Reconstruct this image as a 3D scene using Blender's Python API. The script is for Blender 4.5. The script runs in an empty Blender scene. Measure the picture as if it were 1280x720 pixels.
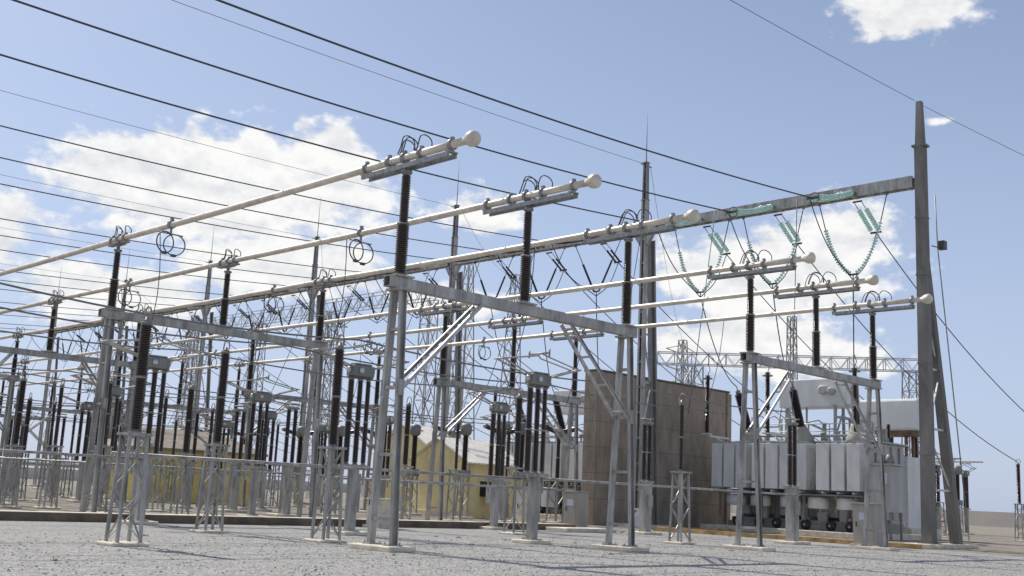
import bpy, math, random
from mathutils import Vector, Matrix
random.seed(7)
C = bpy.context.scene
COL = C.collection
R_ = math.radians

# ------------------------------------------------------------------ mesh builder
class MB:
    def __init__(s): s.v=[]; s.f=[]; s.sm=[]
    def add(s, vs, fs, smooth=False):
        o=len(s.v); s.v+= [tuple(v) for v in vs]
        for f in fs: s.f.append(tuple(i+o for i in f)); s.sm.append(smooth)
        return s
    def box(s, x0,x1,y0,y1,z0,z1):
        return s.add([(x,y,z) for z in (z0,z1) for y in (y0,y1) for x in (x0,x1)],
              [(0,2,3,1),(4,5,7,6),(0,1,5,4),(2,6,7,3),(0,4,6,2),(1,3,7,5)])
    def cbox(s, cx,cy,cz,sx,sy,sz): return s.box(cx-sx/2,cx+sx/2,cy-sy/2,cy+sy/2,cz-sz/2,cz+sz/2)
    def frame(s, d, up=None):
        d=Vector(d).normalized()
        u=Vector(up) if up else (Vector((0,0,1)) if abs(d.z)<.95 else Vector((1,0,0)))
        a=d.cross(u).normalized(); b=a.cross(d).normalized()
        return d,a,b
    def bar(s, p, q, w, h, up=None, w2=None, h2=None):
        p=Vector(p); q=Vector(q); d,a,b=s.frame(q-p,up); w2=w2 or w; h2=h2 or h
        vs=[]
        for c,ww,hh in ((p,w,h),(q,w2,h2)):
            for i,j in ((-1,-1),(1,-1),(1,1),(-1,1)): vs.append(c+a*(i*ww/2)+b*(j*hh/2))
        return s.add(vs,[(3,2,1,0),(4,5,6,7),(0,1,5,4),(1,2,6,5),(2,3,7,6),(3,0,4,7)])
    def channel(s, p, q, w, dpt, t=.03, up=None, side=1):
        # C section: a web and two flanges butted to it
        p=Vector(p); q=Vector(q); d,a,b=s.frame(q-p,up)
        s.bar(p,q,t,w,up)
        for e in (-1,1):
            o=b*(e*(w/2-t/2))+a*(side*(dpt/2+t/2))
            s.bar(p+o,q+o,dpt,t,up)
        return s
    def ibeam(s, p, q, w, h, t=.03):
        p=Vector(p); q=Vector(q)
        s.bar(p,q,w*.62,h-2*t)
        for e in (-1,1):
            o=Vector((0,0,e*(h/2-t/2))); s.bar(p+o,q+o,w,t)
        return s
    def tube(s, pts, r, n=8, caps=True):
        pts=[Vector(p) for p in pts]; k=len(pts); vs=[]; prev=None
        rr=r if isinstance(r,(list,tuple)) else [r]*k
        for i,p in enumerate(pts):
            d=(pts[min(i+1,k-1)]-pts[max(i-1,0)]).normalized()
            if prev is None:
                u=Vector((0,0,1)) if abs(d.z)<.9 else Vector((1,0,0)); a=d.cross(u).normalized()
            else:
                a=(prev-d*prev.dot(d)).normalized()
            prev=a; b=d.cross(a)
            for j in range(n):
                t=2*math.pi*j/n; vs.append(p+(a*math.cos(t)+b*math.sin(t))*rr[i])
        fs=[]
        for i in range(k-1):
            for j in range(n): fs.append((i*n+j,i*n+(j+1)%n,(i+1)*n+(j+1)%n,(i+1)*n+j))
        s.add(vs,fs,True)
        if caps:
            o=len(s.v)-k*n
            s.f.append(tuple(o+j for j in reversed(range(n)))); s.sm.append(False)
            s.f.append(tuple(o+(k-1)*n+j for j in range(n))); s.sm.append(False)
        return s
    def lathe(s, prof, base=(0,0,0), axis=(0,0,1), n=14):
        base=Vector(base); d,a,b=s.frame(axis); vs=[]; m=len(prof)
        for r,z in prof:
            for j in range(n):
                t=2*math.pi*j/n; vs.append(base+d*z+(a*math.cos(t)+b*math.sin(t))*r)
        fs=[]
        for i in range(m-1):
            for j in range(n): fs.append((i*n+j,(i+1)*n+j,(i+1)*n+(j+1)%n,i*n+(j+1)%n))
        s.add(vs,fs,True)
        o=len(s.v)-m*n
        if prof[0][0]>1e-4: s.f.append(tuple(o+j for j in range(n))); s.sm.append(False)
        if prof[-1][0]>1e-4: s.f.append(tuple(o+(m-1)*n+j for j in reversed(range(n)))); s.sm.append(False)
        return s
    def ring(s, c, R, r, normal, a0=0, a1=360, n=20, k=6):
        d,a,b=s.frame(normal); c=Vector(c); full=abs(a1-a0)>=360
        pts=[c+(a*math.cos(R_(a0+(a1-a0)*i/n))+b*math.sin(R_(a0+(a1-a0)*i/n)))*R for i in range(n+1)]
        return s.tube(pts,r,k,caps=not full)
    def sheds(s, p, q, R, core, pitch=.052, n=14, alt=False):
        p=Vector(p); q=Vector(q); L=(q-p).length; N=max(3,int(L/pitch)); h=L/N
        prof=[(core,0)]
        for i in range(N):
            Rr=R if (i%2==0 or not alt) else R*.86
            z=i*h
            prof+= [(core,z+h*.12),(Rr,z+h*.34),(Rr*.985,z+h*.46),(core*1.05,z+h*.86)]
        prof.append((core,L))
        return s.lathe(prof,p,q-p,n)
    def pieces(s):
        # separate far-apart lumps of geometry become parts of their own
        par=list(range(len(s.v)))
        def fd(i):
            while par[i]!=i: par[i]=par[par[i]]; i=par[i]
            return i
        for f in s.f:
            a=fd(f[0])
            for i in f[1:]: par[fd(i)]=a
        ids={}; lo=[]; hi=[]
        for i,v in enumerate(s.v):
            r=fd(i)
            if r not in ids: ids[r]=len(lo); lo.append(list(v)); hi.append(list(v))
            k=ids[r]
            for c in range(3): lo[k][c]=min(lo[k][c],v[c]); hi[k][c]=max(hi[k][c],v[c])
        n=len(lo)
        if n<2 or n>400: return [s]
        sz=[max(hi[k][c]-lo[k][c] for c in range(3)) for k in range(n)]
        q=list(range(n))
        def fq(i):
            while q[i]!=i: q[i]=q[q[i]]; i=q[i]
            return i
        for i in range(n):
            for j in range(i):
                g=sum(max(0,lo[i][c]-hi[j][c],lo[j][c]-hi[i][c])**2 for c in range(3))**.5
                if g<=max(.02,.48*max(sz[i],sz[j])): q[fq(i)]=fq(j)
        gr={}
        for fi,f in enumerate(s.f): gr.setdefault(fq(ids[fd(f[0])]),[]).append(fi)
        if len(gr)<2: return [s]
        out=[]
        for fl in gr.values():
            m=MB(); mp={}
            for fi in fl:
                g=[]
                for i in s.f[fi]:
                    if i not in mp: mp[i]=len(m.v); m.v.append(s.v[i])
                    g.append(mp[i])
                m.f.append(tuple(g)); m.sm.append(s.sm[fi])
            out.append(m)
        return out
    def build(s, name, mat, parent=None, loc=None, bevel=0):
        if parent is not None:
            ps=s.pieces()
            if len(ps)>1:
                return [m._build(name,mat,parent,loc,bevel) for m in ps][0]
        return s._build(name,mat,parent,loc,bevel)
    def _build(s, name, mat, parent=None, loc=None, bevel=0):
        me=bpy.data.meshes.new(name); off=Vector(loc) if loc else Vector((0,0,0))
        me.from_pydata([tuple(Vector(v)-off) for v in s.v] if loc else s.v,[],s.f)
        me.polygons.foreach_set('use_smooth',s.sm)
        me.materials.append(mat); me.update()
        o=bpy.data.objects.new(name,me); COL.objects.link(o)
        if loc: o.location=loc
        if parent: o.parent=parent
        if bevel:
            b=o.modifiers.new('bevel','BEVEL'); b.width=bevel; b.segments=2; b.limit_method='ANGLE'
        return o

def tag(o,label,cat,group=None):
    o['label']=label; o['category']=cat
    if group: o['group']=group
    return o
def thing(name,label,cat,loc=(0,0,0),group=None,rz=0):
    o=bpy.data.objects.new(name,None); COL.objects.link(o); o.empty_display_size=.3
    o.location=loc; o.rotation_euler=(0,0,rz)
    return tag(o,label,cat,group)
def dup(root,label,loc,rz=None,group=None):
    def cp(o,par):
        c=o.copy(); COL.objects.link(c)
        if par: c.parent=par
        for ch in o.children: cp(ch,c)
        return c
    r=cp(root,None); r.location=loc; r['label']=label
    if rz is not None: r.rotation_euler=(0,0,rz)
    if group: r['group']=group
    return r
def struct(name,mb,mat):
    o=mb.build(name,mat); o['kind']='structure'; return o

# ------------------------------------------------------------------ materials
def mat(name,col,rough=.6,metal=0,var=.12,scale=3.0,bump=0,bscale=30,col2=None,streak=0,coat=0):
    m=bpy.data.materials.new(name); m.use_nodes=True; nt=m.node_tree; N=nt.nodes; L=nt.links
    b=N['Principled BSDF']; b.inputs['Roughness'].default_value=rough; b.inputs['Metallic'].default_value=metal
    if coat: b.inputs['Coat Weight'].default_value=coat
    tc=N.new('ShaderNodeTexCoord'); oi=N.new('ShaderNodeObjectInfo')
    add=N.new('ShaderNodeVectorMath'); add.operation='ADD'
    L.new(tc.outputs['Object'],add.inputs[0]); L.new(oi.outputs['Location'],add.inputs[1])
    mp=N.new('ShaderNodeMapping'); mp.inputs['Scale'].default_value=(1,1,.25 if streak else 1)
    L.new(add.outputs[0],mp.inputs[0])
    n=N.new('ShaderNodeTexNoise'); n.inputs['Scale'].default_value=scale; n.inputs['Detail'].default_value=6; n.inputs['Roughness'].default_value=.65
    L.new(mp.outputs[0],n.inputs['Vector'])
    r=N.new('ShaderNodeValToRGB'); c=col; d=col2 or tuple(x*(1-2.2*var) for x in col); e=tuple(min(1,x*(1+1.1*var)) for x in col)
    r.color_ramp.elements[0].position=.3; r.color_ramp.elements[0].color=(*d,1)
    r.color_ramp.elements[1].position=.7; r.color_ramp.elements[1].color=(*e,1)
    L.new(n.outputs['Fac'],r.inputs[0]); L.new(r.outputs[0],b.inputs['Base Color'])
    mr=N.new('ShaderNodeMapRange'); mr.inputs['To Min'].default_value=max(.05,rough-.1); mr.inputs['To Max'].default_value=min(1,rough+.12)
    L.new(n.outputs['Fac'],mr.inputs[0]); L.new(mr.outputs[0],b.inputs['Roughness'])
    if bump:
        n2=N.new('ShaderNodeTexNoise'); n2.inputs['Scale'].default_value=bscale; n2.inputs['Detail'].default_value=4
        L.new(add.outputs[0],n2.inputs['Vector'])
        bp=N.new('ShaderNodeBump'); bp.inputs['Strength'].default_value=bump; bp.inputs['Distance'].default_value=.02
        L.new(n2.outputs['Fac'],bp.inputs['Height']); L.new(bp.outputs[0],b.inputs['Normal'])
    return m
M={}
M['galv']=mat('galvanised_steel',(.41,.40,.375),.5,.3,.26,3.4,.08,40,streak=1)
M['galv_dark']=mat('weathered_galvanised_steel',(.265,.262,.25),.55,.3,.18,1.5,.08,40,streak=1)
M['mast']=mat('weathered_brown_grey_steel',(.20,.19,.175),.65,.2,.22,1.3,.12,30,streak=1)
M['galv_bright']=mat('bright_galvanised_steel',(.60,.61,.61),.42,.45,.12,3,.05,40)
M['alu']=mat('aluminium_tube',(.73,.66,.545),.42,.2,.13,2.2)
M['fit']=mat('cast_aluminium_fitting',(.34,.335,.32),.5,.4,.2,8)
M['brace']=mat('pale_galvanised_brace',(.50,.495,.475),.5,.35,.2,4)
M['arm']=mat('dull_aluminium_arm',(.50,.47,.43),.5,.2,.12,4)
M['fit_dark']=mat('dark_hardware',(.10,.10,.10),.5,.4,.2,8)
M['brown']=mat('brown_glazed_porcelain',(.034,.02,.015),.2,0,.2,6,coat=.3)
M['black']=mat('black_composite',(.03,.03,.033),.45,0,.2,6)
M['concrete']=mat('pale_concrete',(.76,.68,.54),.9,0,.14,3,.3,25)
M['wire']=mat('weathered_conductor',(.085,.085,.09),.55,.3,.1,5)
M['wire_thin']=mat('thin_steel_wire',(.22,.22,.23),.55,.3,.1,5)
M['rad']=mat('light_grey_paint',(.76,.755,.73),.5,0,.08,1.6,streak=1)
M['rad_dark']=mat('grey_tank_paint',(.47,.47,.455),.5,0,.14,1.6,streak=1)
M['tank_white']=mat('off_white_tank_paint',(.80,.80,.77),.45,0,.06,1.3,streak=1)
M['cab']=mat('beige_grey_cabinet_paint',(.40,.375,.32),.55,0,.1,2,streak=1)
M['placard']=mat('placard_enamel',(.62,.66,.72),.4,0,.05,5)
M['yellow']=mat('yellow_wall_paint',(.96,.79,.42),.85,0,.1,.9,.15,20)
M['yellow2']=mat('deep_yellow_wall_paint',(.97,.73,.26),.85,0,.1,.8,.15,20)
M['roof']=mat('cream_roof_sheet',(.84,.80,.72),.6,0,.06,1.5)
M['roof_grey']=mat('grey_brown_roof_tile',(.33,.28,.22),.85,0,.15,2,.2,10)
M['dark']=mat('dark_opening',(.03,.032,.035),.35,0,.1,4)
M['rust']=mat('rust_stained_steel',(.26,.17,.10),.8,0,.3,3)
M['orange']=mat('ochre_painted_kerb',(.50,.335,.15),.85,0,.24,2,.2,30)
M['red']=mat('faded_red_paint',(.50,.10,.08),.6,0,.15,4)
M['white']=mat('white_paint',(.75,.73,.70),.6,0,.1,4)
M['kerbface']=mat('shade_darkened_kerb_concrete',(.17,.135,.10),.92,0,.22,1.5,.4,15)  # concrete colour darkened to imitate the kerb's shaded face; wall coping reuses it
M['rubber']=mat('dark_wheel_steel',(.035,.034,.033),.6,0,.2,4)

def glass_mat():
    m=bpy.data.materials.new('sea_green_toughened_glass'); m.use_nodes=True
    N=m.node_tree.nodes; L=m.node_tree.links; b=N['Principled BSDF']
    n=N.new('ShaderNodeTexNoise'); n.inputs['Scale'].default_value=9
    r=N.new('ShaderNodeValToRGB'); r.color_ramp.elements[0].color=(.66,.95,.87,1); r.color_ramp.elements[1].color=(.80,.98,.93,1)
    L.new(n.outputs['Fac'],r.inputs[0]); L.new(r.outputs[0],b.inputs['Base Color'])
    b.inputs['Roughness'].default_value=.15; b.inputs['Transmission Weight'].default_value=.45; b.inputs['IOR'].default_value=1.5
    return m
M['glass']=glass_mat()

def gravel_mat(name,c0,c1,c2,sc=1.0,dust=(.40,.37,.32)):
    m=bpy.data.materials.new(name); m.use_nodes=True; N=m.node_tree.nodes; L=m.node_tree.links; b=N['Principled BSDF']
    b.inputs['Roughness'].default_value=.95
    tc=N.new('ShaderNodeTexCoord')
    v=N.new('ShaderNodeTexVoronoi'); v.inputs['Scale'].default_value=15*sc; v.inputs['Randomness'].default_value=1
    L.new(tc.outputs['Object'],v.inputs['Vector'])
    sep=N.new('ShaderNodeSeparateColor'); L.new(v.outputs['Color'],sep.inputs[0])
    r=N.new('ShaderNodeValToRGB'); e=r.color_ramp.elements
    e[0].position=.0; e[0].color=(*c0,1); e[1].position=1; e[1].color=(*c2,1); k=e.new(.5); k.color=(*c1,1)
    L.new(sep.outputs[0],r.inputs[0])
    # dark gaps between stones
    g=N.new('ShaderNodeMapRange'); g.inputs['From Min'].default_value=.25; g.inputs['From Max'].default_value=.75; g.inputs['To Min'].default_value=1.0; g.inputs['To Max'].default_value=.55
    L.new(v.outputs['Distance'],g.inputs[0])
    mul=N.new('ShaderNodeMix'); mul.data_type='RGBA'; mul.blend_type='MULTIPLY'; mul.inputs[0].default_value=1
    L.new(r.outputs[0],mul.inputs[6]); L.new(g.outputs[0],mul.inputs[7])
    # dusty and darker patches
    n=N.new('ShaderNodeTexNoise'); n.inputs['Scale'].default_value=.35; n.inputs['Detail'].default_value=8; n.inputs['Roughness'].default_value=.7
    L.new(tc.outputs['Object'],n.inputs['Vector'])
    pr=N.new('ShaderNodeMapRange'); pr.inputs['From Min'].default_value=.48; pr.inputs['From Max'].default_value=.75; pr.inputs['To Max'].default_value=.35
    L.new(n.outputs['Fac'],pr.inputs[0])
    mx=N.new('ShaderNodeMix'); mx.data_type='RGBA'; L.new(pr.outputs[0],mx.inputs[0]); L.new(mul.outputs[2],mx.inputs[6]); mx.inputs[7].default_value=(*dust,1)
    n3=N.new('ShaderNodeTexNoise'); n3.inputs['Scale'].default_value=2.3; n3.inputs['Detail'].default_value=5
    L.new(tc.outputs['Object'],n3.inputs['Vector'])
    p3=N.new('ShaderNodeMapRange'); p3.inputs['From Min'].default_value=.3; p3.inputs['From Max'].default_value=.7; p3.inputs['To Min'].default_value=.86; p3.inputs['To Max'].default_value=1.1
    L.new(n3.outputs['Fac'],p3.inputs[0])
    m3=N.new('ShaderNodeMix'); m3.data_type='RGBA'; m3.blend_type='MULTIPLY'; m3.inputs[0].default_value=1
    L.new(mx.outputs[2],m3.inputs[6]); L.new(p3.outputs[0],m3.inputs[7]); L.new(m3.outputs[2],b.inputs['Base Color'])
    bp=N.new('ShaderNodeBump'); bp.inputs['Strength'].default_value=.9; bp.inputs['Distance'].default_value=.03; bp.invert=True
    L.new(v.outputs['Distance'],bp.inputs['Height']); L.new(bp.outputs[0],b.inputs['Normal'])
    return m
M['gravel']=gravel_mat('crushed_grey_gravel',(.27,.26,.24),(.42,.408,.38),(.59,.575,.54),1.45,(.44,.42,.38))
M['earth']=gravel_mat('dusty_brown_ground',(.22,.19,.15),(.33,.29,.235),(.44,.39,.32),1.3,(.42,.37,.30))

def wall_mat():
    m=bpy.data.materials.new('brown_firewall_concrete'); m.use_nodes=True; N=m.node_tree.nodes; L=m.node_tree.links; b=N['Principled BSDF']
    b.inputs['Roughness'].default_value=.9
    tc=N.new('ShaderNodeTexCoord'); sx=N.new('ShaderNodeSeparateXYZ'); L.new(tc.outputs['Object'],sx.inputs[0])
    ad=N.new('ShaderNodeMath'); L.new(sx.outputs[0],ad.inputs[0]); L.new(sx.outputs[1],ad.inputs[1])
    cb=N.new('ShaderNodeCombineXYZ'); L.new(ad.outputs[0],cb.inputs[0]); L.new(sx.outputs[2],cb.inputs[1])
    br=N.new('ShaderNodeTexBrick'); br.offset=0; br.inputs['Scale'].default_value=1; br.inputs['Brick Width'].default_value=40; br.inputs['Row Height'].default_value=1.48
    br.inputs['Mortar Size'].default_value=.03; br.inputs['Color1'].default_value=(.395,.322,.25,1); br.inputs['Color2'].default_value=(.37,.302,.236,1); br.inputs['Mortar'].default_value=(.28,.228,.175,1)
    L.new(cb.outputs[0],br.inputs['Vector'])
    mp=N.new('ShaderNodeMapping'); mp.inputs['Scale'].default_value=(1,1,.35); L.new(tc.outputs['Object'],mp.inputs[0])
    n=N.new('ShaderNodeTexNoise'); n.inputs['Scale'].default_value=1.1; n.inputs['Detail'].default_value=9; n.inputs['Roughness'].default_value=.7; L.new(mp.outputs[0],n.inputs['Vector'])
    mr=N.new('ShaderNodeMapRange'); mr.inputs['From Min'].default_value=.3; mr.inputs['From Max'].default_value=.72; mr.inputs['To Min'].default_value=.52; mr.inputs['To Max'].default_value=1.25; L.new(n.outputs['Fac'],mr.inputs[0])
    mx=N.new('ShaderNodeMix'); mx.data_type='RGBA'; mx.blend_type='MULTIPLY'; mx.inputs[0].default_value=1
    L.new(br.outputs['Color'],mx.inputs[6]); L.new(mr.outputs[0],mx.inputs[7]); L.new(mx.outputs[2],b.inputs['Base Color'])
    bp=N.new('ShaderNodeBump'); bp.inputs['Strength'].default_value=.35; bp.inputs['Distance'].default_value=.04; L.new(n.outputs['Fac'],bp.inputs['Height']); L.new(bp.outputs[0],b.inputs['Normal'])
    return m
M['wall']=wall_mat()

# ------------------------------------------------------------------ camera (solved from the photograph)
cd=bpy.data.cameras.new('camera'); cam=bpy.data.objects.new('camera',cd); COL.objects.link(cam)
cd.sensor_width=36; cd.lens=38.76; cd.clip_end=20000; cd.clip_start=.1
right=Vector((.70776697,-.70490525,.04663155)); up=Vector((-.1629513,-.09867131,.98168775)); fwd=Vector((.68739566,.70240484,.18470152))
mw=Matrix((right,up,-fwd)).transposed().to_4x4(); mw.translation=(-17.1346,-21.5863,1.4508)
cam.matrix_world=mw; C.camera=cam

# ------------------------------------------------------------------ light and sky
SUN_EL=R_(50.5); SUN_AZ=R_(-3)         # azimuth from +Y towards +X
sd=Vector((math.sin(SUN_AZ)*math.cos(SUN_EL),math.cos(SUN_AZ)*math.cos(SUN_EL),math.sin(SUN_EL)))
sl=bpy.data.lights.new('sun','SUN'); sl.energy=4.3; sl.angle=R_(.53); sl.color=(1,.95,.87)
so=bpy.data.objects.new('sun',sl); COL.objects.link(so); so.rotation_euler=sd.to_track_quat('Z','Y').to_euler()
w=bpy.data.worlds.new('World'); C.world=w; w.use_nodes=True; N=w.node_tree.nodes; L=w.node_tree.links
bg=N['Background']; bg.inputs['Strength'].default_value=.11
sky=N.new('ShaderNodeTexSky'); sky.sky_type='NISHITA'; sky.sun_disc=False; sky.sun_elevation=SUN_EL; sky.sun_rotation=SUN_AZ
sky.air_density=1.0; sky.dust_density=1.6; sky.ozone_density=1.6; sky.altitude=300
tc=N.new('ShaderNodeTexCoord'); sx=N.new('ShaderNodeSeparateXYZ'); nrm=N.new('ShaderNodeVectorMath'); nrm.operation='NORMALIZE'
L.new(tc.outputs['Generated'],nrm.inputs[0]); L.new(nrm.outputs[0],sx.inputs[0])
def mth(op,a,b=None,c=None):
    n=N.new('ShaderNodeMath'); n.operation=op
    for i,x in enumerate((a,b,c)):
        if x is None: continue
        if isinstance(x,(int,float)): n.inputs[i].default_value=x
        else: L.new(x,n.inputs[i])
    return n.outputs[0]
az=mth('ARCTAN2',sx.outputs[0],sx.outputs[1]); el=mth('ARCSINE',sx.outputs[2])
# cumulus banks: (azimuth, elevation, half-width, half-height, weight) in radians
CL=[(.522,.262,.150,.050,1),(.597,.290,.045,.034,1),(.431,.262,.055,.036,1),(.43,.152,.081,.026,1),(.562,.193,.111,.03,.95),(.742,.249,.052,.02,.75),
    (1.014,.205,.10,.042,1),(1.062,.225,.055,.042,1),(.95,.200,.045,.028,1),(.986,.142,.105,.026,.95),(1.048,.13,.073,.022,.9),(.70,.17,.09,.02,.7),
    (1.13,.425,.06,.026,1),(1.160,.331,.019,.006,.6),(.998,.447,.024,.006,.7),(.25,.2,.12,.06,.9),(-.3,.25,.3,.08,1),(1.9,.25,.3,.09,1),(2.6,.3,.3,.1,1),(-1.2,.3,.35,.1,1),(-2.3,.28,.4,.1,1),(.5,.25,.14,.052,.97)]
blob=None
for a0,e0,sa,se,wt in CL:
    da=mth('DIVIDE',mth('SUBTRACT',az,a0),sa); de=mth('DIVIDE',mth('SUBTRACT',el,e0),se)
    g=mth('MULTIPLY',mth('POWER',2.71828,mth('MULTIPLY',mth('ADD',mth('MULTIPLY',da,da),mth('MULTIPLY',de,de)),-.8)),wt)
    blob=g if blob is None else mth('MAXIMUM',blob,g)
def fbm(scale,detail,shift):
    cb=N.new('ShaderNodeCombineXYZ'); L.new(mth('MULTIPLY',az,1.0),cb.inputs[0]); L.new(mth('MULTIPLY',mth('ADD',el,shift),1.45),cb.inputs[1]); cb.inputs[2].default_value=3.7
    n=N.new('ShaderNodeTexNoise'); n.inputs['Scale'].default_value=scale; n.inputs['Detail'].default_value=detail; n.inputs['Roughness'].default_value=.58
    L.new(cb.outputs[0],n.inputs['Vector']); return n.outputs['Fac']
n1=fbm(26,12,0); n1b=fbm(26,6,.010); n2=fbm(8,4,.3)
dens=mth('ADD',blob,mth('MULTIPLY',mth('SUBTRACT',n1,.5),1.35))
alpha=N.new('ShaderNodeMapRange'); alpha.interpolation_type='SMOOTHSTEP'; alpha.inputs['From Min'].default_value=.36; alpha.inputs['From Max'].default_value=.62; L.new(dens,alpha.inputs[0])
alpha2=mth('MULTIPLY',alpha.outputs[0],.97)
# brighter where the cloud thins upward, greyer in its depth
lit=N.new('ShaderNodeMapRange'); lit.inputs['From Min'].default_value=-.16; lit.inputs['From Max'].default_value=.16; L.new(mth('ADD',mth('SUBTRACT',n1,n1b),mth('MULTIPLY',mth('SUBTRACT',.6,n2),.6)),lit.inputs[0])
cc=N.new('ShaderNodeMix'); cc.data_type='RGBA'; cc.inputs[6].default_value=(6.9,7.0,7.3,1); cc.inputs[7].default_value=(9.0,8.95,8.8,1); L.new(lit.outputs[0],cc.inputs[0])
gain=N.new('ShaderNodeMix'); gain.data_type='RGBA'; gain.blend_type='MULTIPLY'; gain.inputs[0].default_value=1; gain.inputs[7].default_value=(.99,.995,1.02,1)
L.new(sky.outputs[0],gain.inputs[6])
hz=N.new('ShaderNodeMapRange'); hz.interpolation_type='SMOOTHSTEP'; hz.inputs['From Min'].default_value=.0; hz.inputs['From Max'].default_value=.5; hz.inputs['To Min'].default_value=.75; hz.inputs['To Max'].default_value=.26; L.new(el,hz.inputs[0])
hm=N.new('ShaderNodeMix'); hm.data_type='RGBA'; L.new(hz.outputs[0],hm.inputs[0]); L.new(gain.outputs[2],hm.inputs[6]); hm.inputs[7].default_value=(4.95,5.8,7.9,1)
mx=N.new('ShaderNodeMix'); mx.data_type='RGBA'; L.new(alpha2,mx.inputs[0]); L.new(hm.outputs[2],mx.inputs[6]); L.new(cc.outputs[2],mx.inputs[7])
L.new(mx.outputs[2],bg.inputs['Color'])
C.view_settings.view_transform='Standard'; C.view_settings.look='None'; C.view_settings.exposure=0

# ------------------------------------------------------------------ setting
struct('ground',MB().add([(-4000,-4000,0),(4000,-4000,0),(4000,4000,0),(-4000,4000,0)],[(0,1,2,3)]),M['earth'])
struct('gravel_yard',MB().add([(-70,-50,.004),(29.3,-50,.004),(29.3,13.0,.004),(-70,13.0,.004)],[(0,1,2,3)]),M['gravel'])
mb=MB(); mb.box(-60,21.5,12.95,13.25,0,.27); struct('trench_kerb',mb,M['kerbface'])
mb=MB(); mb.box(-60,21.5,13.254,13.95,0,.275); struct('trench_cover',mb,M['concrete'])
mb=MB(); mb.box(29.3,29.62,.3,14.6,0,.2); mb.box(29.62,36,14.3,14.6,0,.2); struct('ochre_kerb',mb,M['orange'])

# ------------------------------------------------------------------ protos
def lattice_stand(mb,h,b=.52,t=.40,leg=.065,n=4,br=.035):
    cs=[(-1,-1),(1,-1),(1,1),(-1,1)]
    P=lambda i,f:Vector((cs[i%4][0]*(b+(t-b)*f)/2,cs[i%4][1]*(b+(t-b)*f)/2,h*f))
    for i in range(4):
        mb.bar(P(i,0),P(i,1),leg,leg,(1,0,0))
        for k in range(n):
            f0,f1=k/n+.02,(k+1)/n-.0
            a,bb=(i,i+1) if (k+i)%2 else (i+1,i)
            mb.bar(P(a,f0),P(bb,f1),br,.02)
    mb.cbox(0,0,h+.03,t+.16,t+.16,.06)
def footing(mb,sx=1.0,sy=1.0,h=.14): mb.cbox(0,0,h/2,sx,sy,h)

def post_parts(par,z0,L,R1,R2,name='insulator',mat_=None,x=0,y=0,n=14):
    """two stacked porcelain units between metal flanges; returns the top"""
    mat_=mat_ or M['brown']
    fl=.08; u=(L-3*fl)/2; z=z0
    f=MB(); f.lathe([(R1*.95,0),(R1*.95,.03),(R1*.7,.035),(R1*.7,fl)],(x,y,z),n=n)
    z+=fl; MB().sheds((x,y,z),(x,y,z+u),R1,R1*.70,n=n).build(name,mat_,par); z+=u
    f.lathe([(R1*.72,0),(R1*.72,.02),(R1*1.02,.025),(R1*1.02,.055),(R2*.75,.06),(R2*.75,fl)],(x,y,z),n=n)
    z+=fl; MB().sheds((x,y,z),(x,y,z+u),R2,R2*.70,n=n).build(name,mat_,par); z+=u
    f.lathe([(R2*.75,0),(R2*.75,.04),(R2*1.05,.045),(R2*1.05,fl)],(x,y,z),n=n)
    f.build('flange',M['fit'],par)
    return z+fl

# --- gantries
GC={}
def gantry(label,x0,width,Y,H,knee=True,group='busbar gantries'):
    if (H,knee) in GC: return dup(GC[H,knee],label,(x0,Y,0))
    g=GC[H,knee]=thing('busbar_gantry',label,'gantry',(x0,Y,0),group)
    for x in (0,width):
        lg=MB(); sB,sT=.40,.13
        for s in (-1,1):
            lg.channel((x,s*sB,.13),(x,s*sT,H-.34),.19,.085,.022,(1,0,0),side=s)
            lg.cbox(x,s*sB*.98,.146,.4,.3,.03)
        for z in (.75,2.3,3.95,5.4):
            t=(z-.13)/(H-.47); d=sB+(sT-sB)*t
            lg.box(x-.07,x+.07,-d+.02,d-.02,z-.04,z+.04)
        lg.box(x-.2,x+.2,-.28,.28,H-.34,H-.285)
        for s in (-1,1):
            for dx in (-.15,.15):
                for dy in (-.1,.1): lg.lathe([(.018,0),(.018,.05)],(x+dx,s*sB*.98+dy,.161),n=6)
            lg.box(x-.12,x+.12,s*.31-.008,s*.31+.008,3.75,4.15)
        lg.build('leg',M['galv'],g)
        ft=MB(); ft.box(x-.42,x+.42,-.8,.8,0,.13); ft.build('footing',M['concrete'],g,bevel=.03)
    b=MB()
    for s in (-1,1):
        b.channel((-.4,s*.12,H-.14),(width+.4,s*.12,H-.14),.28,.085,.022,None,side=s)
    for x in (0,width/2,width): b.box(x-.3,x+.3,-.24,.24,H+.002,H+.045)
    for i in range(8): x=.2+(width-.4)*i/7; b.box(x-.05,x+.05,-.108,.108,H-.272,H-.26); b.box(x-.05,x+.05,-.108,.108,H-.02,H-.008)
    b.build('beam',M['galv'],g)
    if knee:
        for s,x in ((1,0),(-1,width)):
            k=MB()
            for e in (-1,1):
                p=Vector((x+s*.14,e*.24,3.95)); q=Vector((x+s*2.75,e*.17,H-.285))
                k.channel(p,q,.095,.05,.016,None,side=e)
            for t in (.06,.35,.65,.94):
                c=Vector((x+s*(.14+2.61*t),0,3.95+(H-4.235)*t)); k.cbox(c.x,0,c.z,.12,.36,.05)
            k.build('knee_brace',M['brace'],g)
    return g

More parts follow.
